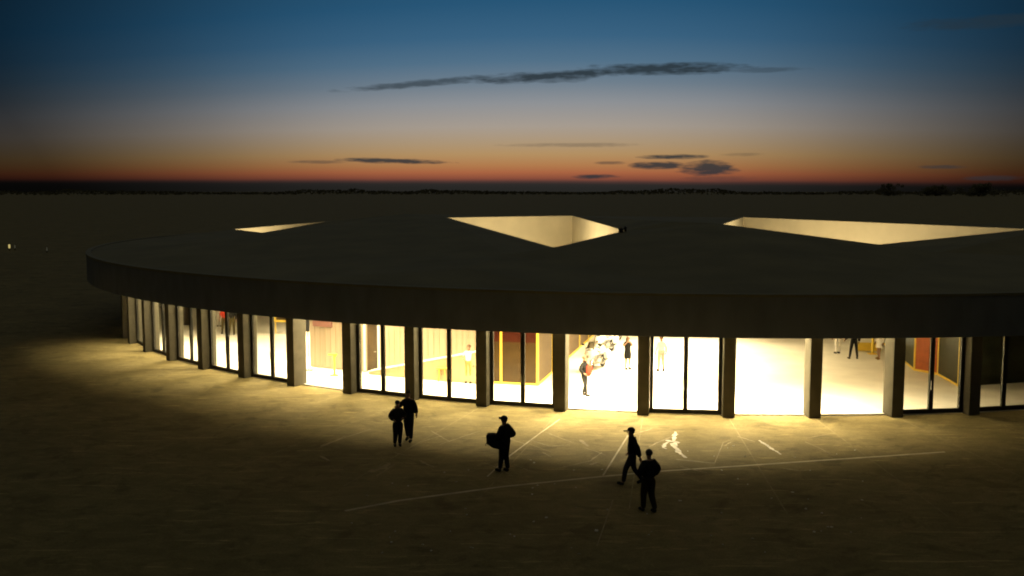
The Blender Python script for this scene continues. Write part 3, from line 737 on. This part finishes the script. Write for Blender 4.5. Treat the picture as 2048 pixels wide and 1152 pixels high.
# striding with cap, facing left
J = side_pose(pelvis=(0, 0, .93), kneeL=(-.09, .20, .52), ankL=(-.09, .26, .11), toeL=(-.09, .43, .09), kneeR=(.09, -.05, .48), ankR=(.09, -.30, .16), toeR=(.09, -.17, .04), elL=(-.24, -.16, 1.14), wrL=(-.25, -.22, .90), elR=(.23, -.10, 1.12), wrR=(.24, .08, .94), head=(0, .05, 1.62), jaw=(0, .05, 1.545), crown=(0, .03, 1.70))
person('person in a peaked cap striding left across the painted line', P_(1264, 970), LEFT - .1, 1.74, J, 'c_black', 'c_navy', cap='c_black', scale_r=1.22, coat=True, brim=.14)
# near one behind, bulky, in the dark
J = side_pose(elL=(-.30, -.02, 1.15), wrL=(-.24, .16, 1.02), elR=(.30, -.02, 1.15), wrR=(.26, .12, .96), kneeL=(-.10, .10, .50), ankL=(-.10, .10, .10), toeL=(-.11, .27, .05), ankR=(.10, -.16, .11), toeR=(.11, .0, .035))
person('bareheaded person in a bulky dark jacket, nearest the camera of all', P_(1297, 1024), AWAY + .5, 1.76, J, 'c_black', 'c_brown', scale_r=1.38, coat=True)
# inside the hall
J = side_pose(elL=(-.28, .05, 1.20), wrL=(-.10, .20, 1.30), elR=(.26, -.08, 1.15), wrR=(.2, .10, 1.0), kneeR=(.09, .10, .50), ankR=(.11, .16, .10), toeR=(.12, .32, .04), ankL=(-.09, -.08, .09), toeL=(-.1, .08, .035))
person('person in black with a red top front, walking in the open bay near the motorcycles', fl(1168, 791), RIGHT - .5, 1.72, J, 'c_black', 'c_black', 'hair_brown', coat=True)
bm = bmesh.new(); loft(bm, [ell(y, z, rx, rz, 10) for y, z, rx, rz in ((-.07, 0, .10, .2), (0, .02, .15, .27), (.07, 0, .12, .22))]); q = fl(1168, 791)
o = obj('red_bag', bm, M['c_red'], None, True); o.location = q + Vector((.20, -.05, 1.08)); o.rotation_euler = (0, .1, R_(20)); tag(o, 'red cloth bag held against the person in black by the motorcycles', 'bag')
J = side_pose(elL=(-.24, .06, 1.22), wrL=(-.08, .16, 1.42), elR=(.30, .08, 1.26), wrR=(.12, .16, 1.46))
person('person in a short black dress with hands raised to the face, beyond the motorcycles', fl(1255, 738), TOCAM + .4, 1.62, J, 'c_black', 'c_black', 'hair_brown', style='bare', sleeves=False, skirt=(.58, .20), longhair=True)
person('person in a white top and pale pink trousers seen through the glazed door', fl(1322, 742), AWAY + .2, 1.75, side_pose(ankL=(-.13, .0, .09), ankR=(.14, .0, .09), toeL=(-.16, .16, .035), toeR=(.17, .16, .035)), 'c_white', 'c_pink', 'hair_brown')
person('person in a white shirt and tan trousers in front of the timber ramp', fl(938, 766), TOCAM - .4, 1.78, side_pose(elR=(.3, .02, 1.15), wrR=(.2, .18, 1.1)), 'c_white', 'c_tan', 'hair_brown', sleeves=False)
person('person in black trousers with feet apart beside the low white table', fl(1707, 718), AWAY, 1.78, side_pose(kneeL=(-.15, .02, .49), ankL=(-.20, 0, .09), toeL=(-.24, .16, .035), kneeR=(.15, .02, .49), ankR=(.19, 0, .09), toeR=(.23, .16, .035), elL=(-.34, 0, 1.15), wrL=(-.42, .1, .98)), 'c_black', 'c_black', coat=True)
person('person in a dark jacket and pale trousers, left of the one in black trousers', fl(1675, 707), AWAY + .3, 1.70, None, 'c_black', 'c_white')
person('person in a white skirt with bare legs, right of the yellow sign post', fl(1759, 718), LEFT + .4, 1.70, side_pose(ankL=(-.12, .12, .09), toeL=(-.13, .28, .035), kneeL=(-.1, .1, .49)), 'c_white', 'c_white', 'hair_brown', style='bare', skirt=(.62, .24), shoes='c_tan')
person('person with a red top deep in the hall behind the fourth glazed door', fl(449, 668), AWAY + .5, 1.72, side_pose(ankL=(-.12, .1, .09), toeL=(-.13, .26, .035)), 'c_red', 'c_olive', 'hair_brown', sleeves=False)
person('person all in dark clothes next to one with a red top, deep in the hall', fl(465, 669), TOCAM, 1.76, side_pose(kneeR=(.12, .08, .5), ankR=(.14, .15, .09), toeR=(.15, .3, .035)), 'c_black', 'c_olive', coat=True)
person('person in a lilac top left of one with a red top, deep in the hall', fl(438, 653), AWAY, 1.70, None, 'c_lilac', 'c_white', 'hair_brown')

# ------------------------------------------------------------------ far lights and trees
for k, (px, py, m, hh, lab) in enumerate(((19, 501, 'lamp', .9, 'short post with a bright yellow lamp in the far dark, leftmost'), (30, 500, 'lamp_dim', .75, 'short post with a faint lamp just right of the bright one'), (94, 505, 'lamp_dim', .75, 'short post with a faint lamp standing apart to the right'))):
    q = at(px, py); t = empty('bollard_lamp', q); tag(t, lab, 'lamp', 'low lamps in the far dark')
    bm = bmesh.new(); tube(bm, [(0, 0, 0), (0, 0, hh * .35)], .07, 8); box(bm, (0, 0, hh + .02), (.3, .3, .04), bev=.01); obj('post', bm, M['frame'], t)
    bm = bmesh.new(); lathe(bm, [(.08, hh * .35), (.13 if k == 0 else .07, hh * .5), (.13 if k == 0 else .07, hh * .9), (.08, hh)], 10); obj('lamp_head', bm, M[m], t)
random.seed(3); bm = bmesh.new()
for k in range(7000):
    a = R_(random.uniform(-34, 34)); d = random.uniform(1900, 2600)
    hmax = 3 + 15 * max(0, noise.noise(Vector((a * 9, 2, 0))) + .15) + 6 * max(0, noise.noise(Vector((a * 42, 7, 0))))
    z = random.random() ** .7 * hmax; p = Vector((d * math.sin(a), d * math.cos(a), z)); sz = random.uniform(2.0, 4.5)
    u = Vector((random.gauss(0, 1), random.gauss(0, 1), random.gauss(0, .4))).normalized() * sz; v = Vector((random.gauss(0, .3), random.gauss(0, .3), 1)).normalized() * sz * .5
    bm.faces.new([bm.verts.new(p + u), bm.verts.new(p + v), bm.verts.new(p - u), bm.verts.new(p - v)])
tag(obj('far_woods', bm, M['leaf']), 'low dark uneven belt of far woodland along the whole horizon', 'woodland', kind='stuff')
def tree(px, top_y, dist, w, lab, seed):
    random.seed(seed); d = ray(px, 381); d = d / d.y; x = d.x * dist
    zt = at_y(px, top_y, dist).z
    t = empty('tree', (x, dist, 0)); tag(t, lab, 'tree', 'trees along the horizon')
    bm = bmesh.new(); tube(bm, [(0, 0, -.2), (.2, 0, zt * .25), (0, .2, zt * .6)], [w * .05, w * .04, w * .02], 8)
    for k in range(6):
        a = k * 1.1; tube(bm, [(.1, .05, zt * (.25 + .05 * k)), (w * .3 * math.cos(a), w * .3 * math.sin(a), zt * (.5 + .05 * k))], [w * .018, w * .006], 5)
    obj('trunk', bm, M['bark'], t)
    bm = bmesh.new()
    cl = [(random.gauss(0, .26) * w, random.gauss(0, .26) * w, zt * random.uniform(.12, .93)) for _ in range(44)]
    for cx, cy, cz in cl:
        rr = w * random.uniform(.10, .2) * (1.2 - .6 * cz / zt); cx *= 1.1 - .6 * max(0, cz / zt - .5)
        for _ in range(70):
            v = Vector((random.gauss(0, 1), random.gauss(0, 1), random.gauss(0, .8))); v = v.normalized() * rr * random.uniform(.5, 1.1)
            p = Vector((cx, cy, min(zt, cz))) + v; s = w * random.uniform(.015, .035)
            a = Vector((random.gauss(0, 1), random.gauss(0, 1), random.gauss(0, 1))).normalized(); b = a.orthogonal().normalized()
            bm.faces.new([bm.verts.new(p + a * s), bm.verts.new(p + b * s), bm.verts.new(p - a * s), bm.verts.new(p - b * s)])
    obj('crown', bm, M['leaf'], t)
tree(1777, 367.5, 1500, 26, 'small dark rounded tree on the right horizon, leftmost of the three', 11)
tree(1872, 372.5, 1500, 34, 'lowest and widest dark tree on the right horizon, between two others', 12)
tree(1958, 367, 1400, 36, 'dark bushy tree on the horizon nearest the right edge', 13)

# ------------------------------------------------------------------ lamps in the hall, and added fill under the roof openings
WARM = (1.0, .81, .46)
def area(loc, power, size, rot=(0, 0, 0), col=WARM, spread=None, shape='DISK', sy=None):
    l = bpy.data.lights.new('hall_or_fill_lamp', 'AREA'); l.energy = power; l.shape = shape; l.size = size; l.color = col
    if sy: l.size_y = sy
    if spread: l.spread = spread
    o = bpy.data.objects.new('hall_or_fill_lamp', l); COL.objects.link(o); o.location = loc; o.rotation_euler = rot
    return o
def bay(i): return (ANG[i] + ANG[i + 1]) / 2
# thin radial joints in the paving, one from each column
for i in range(0, 15):
    p0, p1 = pol(RC + .05, ANG[i], 0), pol(RC + 11.5, ANG[i], 0); bm = bmesh.new(); n = Vector((-(p1 - p0).y, (p1 - p0).x, 0)).normalized() * .018; prev = None
    for k in range(24):
        c = p0.lerp(p1, k / 23); cur = (bm.verts.new(c + n + Vector((0, 0, .003))), bm.verts.new(c - n + Vector((0, 0, .003))))
        if prev: bm.faces.new((prev[0], prev[1], cur[1], cur[0]))
        prev = cur
    for f in bm.faces:
        f.normal_update()
        if f.normal.z < 0: f.normal_flip()
    struct(obj('paving_joint', bm, M['joint']))
W1 = {-1: .06, 0: .40, 1: .40, 2: .28, 3: .26, 4: .26, 5: .32, 6: .46, 7: .66, 8: .78, 9: .85, 10: .85, 11: .55, 12: .17, 13: .05, 14: .015}
for i, k in W1.items():
    for f in (.25, .75):
        area(pol(37.8, ANG[i] + (ANG[i + 1] - ANG[i]) * f, 4.6), 560 * k, .5, spread=R_(116 if i < 6 else 124 if i < 9 else 132 if i < 11 else 120))
W2 = {1: 1.3, 3: 1.7, 5: .8, 6: .3, 7: .3, 8: .35, 9: .6, 10: 1.0, 11: .7, 12: .12, 13: .04}
for i, k in W2.items():
    area(pol(35.3, bay(i), 4.62), 560 * k, .5, spread=R_(128 if i < 5 else 142 if i < 11 else 130))
for i, k, r in ((1, 1.1, 28), (3, 1.5, 28), (4, .9, 25), (5, .35, 28), (9, .9, 28), (10, 1.1, 28), (10, 1.0, 22), (11, .5, 27), (11, .7, 21)):
    area(pol(r, bay(i), 4.62), 800 * k, .9, spread=R_(140))
for q, pw in (('A', 2300), ('B', 1850), ('C', 1500)):
    P = [K[n] for n in courts[q]]; c = sum((p.xy for p in P), Vector((0, 0))) / 4
    area((c.x - (2.5 if q == 'B' else 0), c.y, .4), pw, 5.0, (math.pi, 0, 0))  # unseen uplight, added to brighten the walls of the opening

# ------------------------------------------------------------------ dusk sky
w = bpy.data.worlds.new('World'); S.world = w; w.use_nodes = True
N, L = w.node_tree.nodes, w.node_tree.links
bg = N['Background']
tc = N.new('ShaderNodeTexCoord'); sp = N.new('ShaderNodeSeparateXYZ'); L.new(tc.outputs['Generated'], sp.inputs[0])
def mth(op, a, b=None, c=None, clamp=False):
    n = N.new('ShaderNodeMath'); n.operation = op; n.use_clamp = clamp
    for i, q in enumerate((a, b, c)):
        if q is None: continue
        if isinstance(q, (int, float)): n.inputs[i].default_value = q
        else: L.new(q, n.inputs[i])
    return n.outputs[0]
az = mth('ARCTAN2', sp.outputs[0], sp.outputs[1]); el = mth('ARCSINE', sp.outputs[2])
def azel(px, py):
    d = ray(px, py).normalized(); return math.atan2(d.x, d.y), math.asin(d.z)
def srgb(c): return [((x / 255) / 12.92 if x / 255 <= .04045 else ((x / 255 + .055) / 1.055) ** 2.4) for x in c]
# slow undulation of the horizon bank
cmb = N.new('ShaderNodeCombineXYZ'); L.new(az, cmb.inputs[0]); L.new(el, cmb.inputs[1])
def wnoise(sx, sy, scale=1.0, detail=4, off=0.0):
    mp = N.new('ShaderNodeMapping'); mp.inputs['Scale'].default_value = (sx, sy, 1); mp.inputs['Location'].default_value = (off, off * .7, 0)
    L.new(cmb.outputs[0], mp.inputs[0]); n = N.new('ShaderNodeTexNoise'); n.inputs['Scale'].default_value = scale; n.inputs['Detail'].default_value = detail
    L.new(mp.outputs[0], n.inputs[0]); return n.outputs[0]
STOPS = [(392, (38, 37, 33)), (376, (40, 39, 37)), (368, (46, 43, 41)), (363, (80, 55, 50)), (357, (136, 76, 58)), (345, (170, 100, 66)), (330, (178, 124, 78)), (308, (180, 144, 98)), (285, (174, 150, 119)), (252, (167, 156, 144)),
         (205, (143, 146, 150)), (165, (112, 128, 142)), (120, (82, 113, 137)), (70, (58, 99, 130)), (0, (40, 86, 119))]
elmin, elmax = R_(-.6), R_(14)
wob = mth('MULTIPLY', mth('SUBTRACT', wnoise(9, 9, 1, 3), .5), R_(.14))
tilt = mth('MULTIPLY', az, R_(.35))
lowmask = mth('SUBTRACT', 1.0, mth('DIVIDE', el, R_(2.5), clamp=True), clamp=True)
# the glow hugs the horizon more closely away from the sunset
wide = mth('ADD', 1.0, mth('MULTIPLY', mth('POWER', mth('MINIMUM', mth('ABSOLUTE', mth('SUBTRACT', az, .055)), .8), 2.0), 1.3))
el2 = mth('ADD', mth('MULTIPLY', el, wide), mth('MULTIPLY', mth('ADD', wob, tilt), lowmask))
fac = mth('DIVIDE', mth('SUBTRACT', el2, elmin), elmax - elmin, clamp=True)
rp = N.new('ShaderNodeValToRGB'); rp.color_ramp.interpolation = 'LINEAR'
els = rp.color_ramp.elements
first = True
for y, c in STOPS:
    e = azel(1190, y)[1]; f = (e - elmin) / (elmax - elmin)
    if first: els[0].position = f; els[0].color = (*srgb(c), 1); first = False; continue
    q = els[len(els) - 1] if False else els.new(f); q.color = (*srgb(c), 1)
for q in list(els):
    if q.position > .985: els.remove(q)
q = els.new(1.0); q.color = (*srgb((30, 66, 92)), 1)
L.new(fac, rp.inputs[0])
# brighter towards the place where the sun went down
az0 = azel(1060, 380)[0]
da = mth('SUBTRACT', az, az0); da = mth('WRAP', da, math.pi, -math.pi); da = mth('ABSOLUTE', da)
ar = N.new('ShaderNodeValToRGB'); ar.color_ramp.interpolation = 'B_SPLINE'
A_ST = [(0, 1.0), (.10, .99), (.2, .88), (.29, .60), (.36, .40), (.43, .24), (.50, .10), (.7, .05), (3.2, .05)]
ae = ar.color_ramp.elements
for k, (x, v) in enumerate(A_ST):
    q = ae[0] if k == 0 else (ae[1] if k == 1 else ae.new(x / 3.2)); q.position = x / 3.2; q.color = (v, v, v, 1)
L.new(mth('DIVIDE', mth('MULTIPLY', da, mth('SUBTRACT', 1.14, mth('MULTIPLY', mth('MINIMUM', mth('MAXIMUM', el, 0.0), .2), 1.5))), 3.2), ar.inputs[0])
# dome above the frame: dim zenith
zen = N.new('ShaderNodeMapRange'); zen.inputs[1].default_value = R_(13); zen.inputs[2].default_value = R_(40); L.new(el, zen.inputs[0])
mixz = N.new('ShaderNodeMix'); mixz.data_type = 'RGBA'
sky = N.new('ShaderNodeVectorMath'); sky.operation = 'MULTIPLY'; L.new(rp.outputs[0], sky.inputs[0]); L.new(ar.outputs[0], sky.inputs[1])
# clouds, each at its own azimuth and elevation
n1 = wnoise(30, 150, 1, 5); n2 = wnoise(90, 420, 1, 4, 3.3)
nn = mth('ADD', mth('MULTIPLY', mth('SUBTRACT', n1, .5), 1.7), mth('MULTIPLY', mth('SUBTRACT', n2, .5), 1.1))
CL = [(850, 166, 190, 8, .10, .75), (1120, 151, 210, 11, .06, 1.0), (1340, 138, 180, 13, -.01, 1.0), (1500, 140, 130, 6, -.02, .45), (1120, 158, 60, 9, 0, .7), (785, 322, 120, 6, -.02, 1.2), (640, 324, 60, 4, 0, .5), (1345, 314, 70, 5.5, 0, 1.1), (1318, 331, 62, 8.5, 0, 1.2), (1415, 336, 62, 16, .0, 1.3), (1192, 353, 50, 5.5, 0, 1.0), (1215, 326, 40, 4, 0, .6),
      (1885, 334, 50, 4, 0, .6), (1985, 356, 50, 6, 0, .5), (1990, 42, 170, 14, .0, .55), (1150, 290, 150, 5, 0, .35), (1490, 309, 50, 4, 0, .3), (1440, 357, 80, 6, 0, .35)]
tot = None
for px, py, hw, hh, slope, k in CL:
    a0, e0 = azel(px, py); ha, he = hw / F_PX, hh / F_PX
    x = mth('SUBTRACT', az, a0); y = mth('SUBTRACT', mth('SUBTRACT', el, e0), mth('MULTIPLY', x, slope))
    rr = mth('ADD', mth('POWER', mth('DIVIDE', x, ha), 2), mth('POWER', mth('DIVIDE', y, he), 2))
    v = mth('ADD', mth('SUBTRACT', 1.0, rr), nn)
    v = mth('MULTIPLY', mth('DIVIDE', v, .9, clamp=True), k)
    tot = v if tot is None else mth('MAXIMUM', tot, v)
tot = mth('MULTIPLY', mth('MINIMUM', tot, 1.0), .9)
mc = N.new('ShaderNodeMix'); mc.data_type = 'RGBA'; L.new(tot, mc.inputs[0]); L.new(sky.outputs[0], mc.inputs[6]); mc.inputs[7].default_value = (*srgb((40, 50, 56)), 1)
L.new(zen.outputs[0], mixz.inputs[0]); L.new(mc.outputs[2], mixz.inputs[6]); mixz.inputs[7].default_value = (.069, .067, .049, 1)
L.new(mixz.outputs[2], bg.inputs[0]); bg.inputs[1].default_value = 1.0

# ------------------------------------------------------------------ render settings
vs_ = S.view_settings; vs_.view_transform = 'Standard'; vs_.look = 'None'; vs_.exposure = 0; vs_.gamma = 1
S.render.engine = 'CYCLES'; S.cycles.max_bounces = 6; S.cycles.diffuse_bounces = 4; S.cycles.transparent_max_bounces = 12
S.cycles.filter_width = 1.9; S.cycles.sample_clamp_indirect = 8
S.cycles.use_denoising = True
bpy.context.view_layer.update()
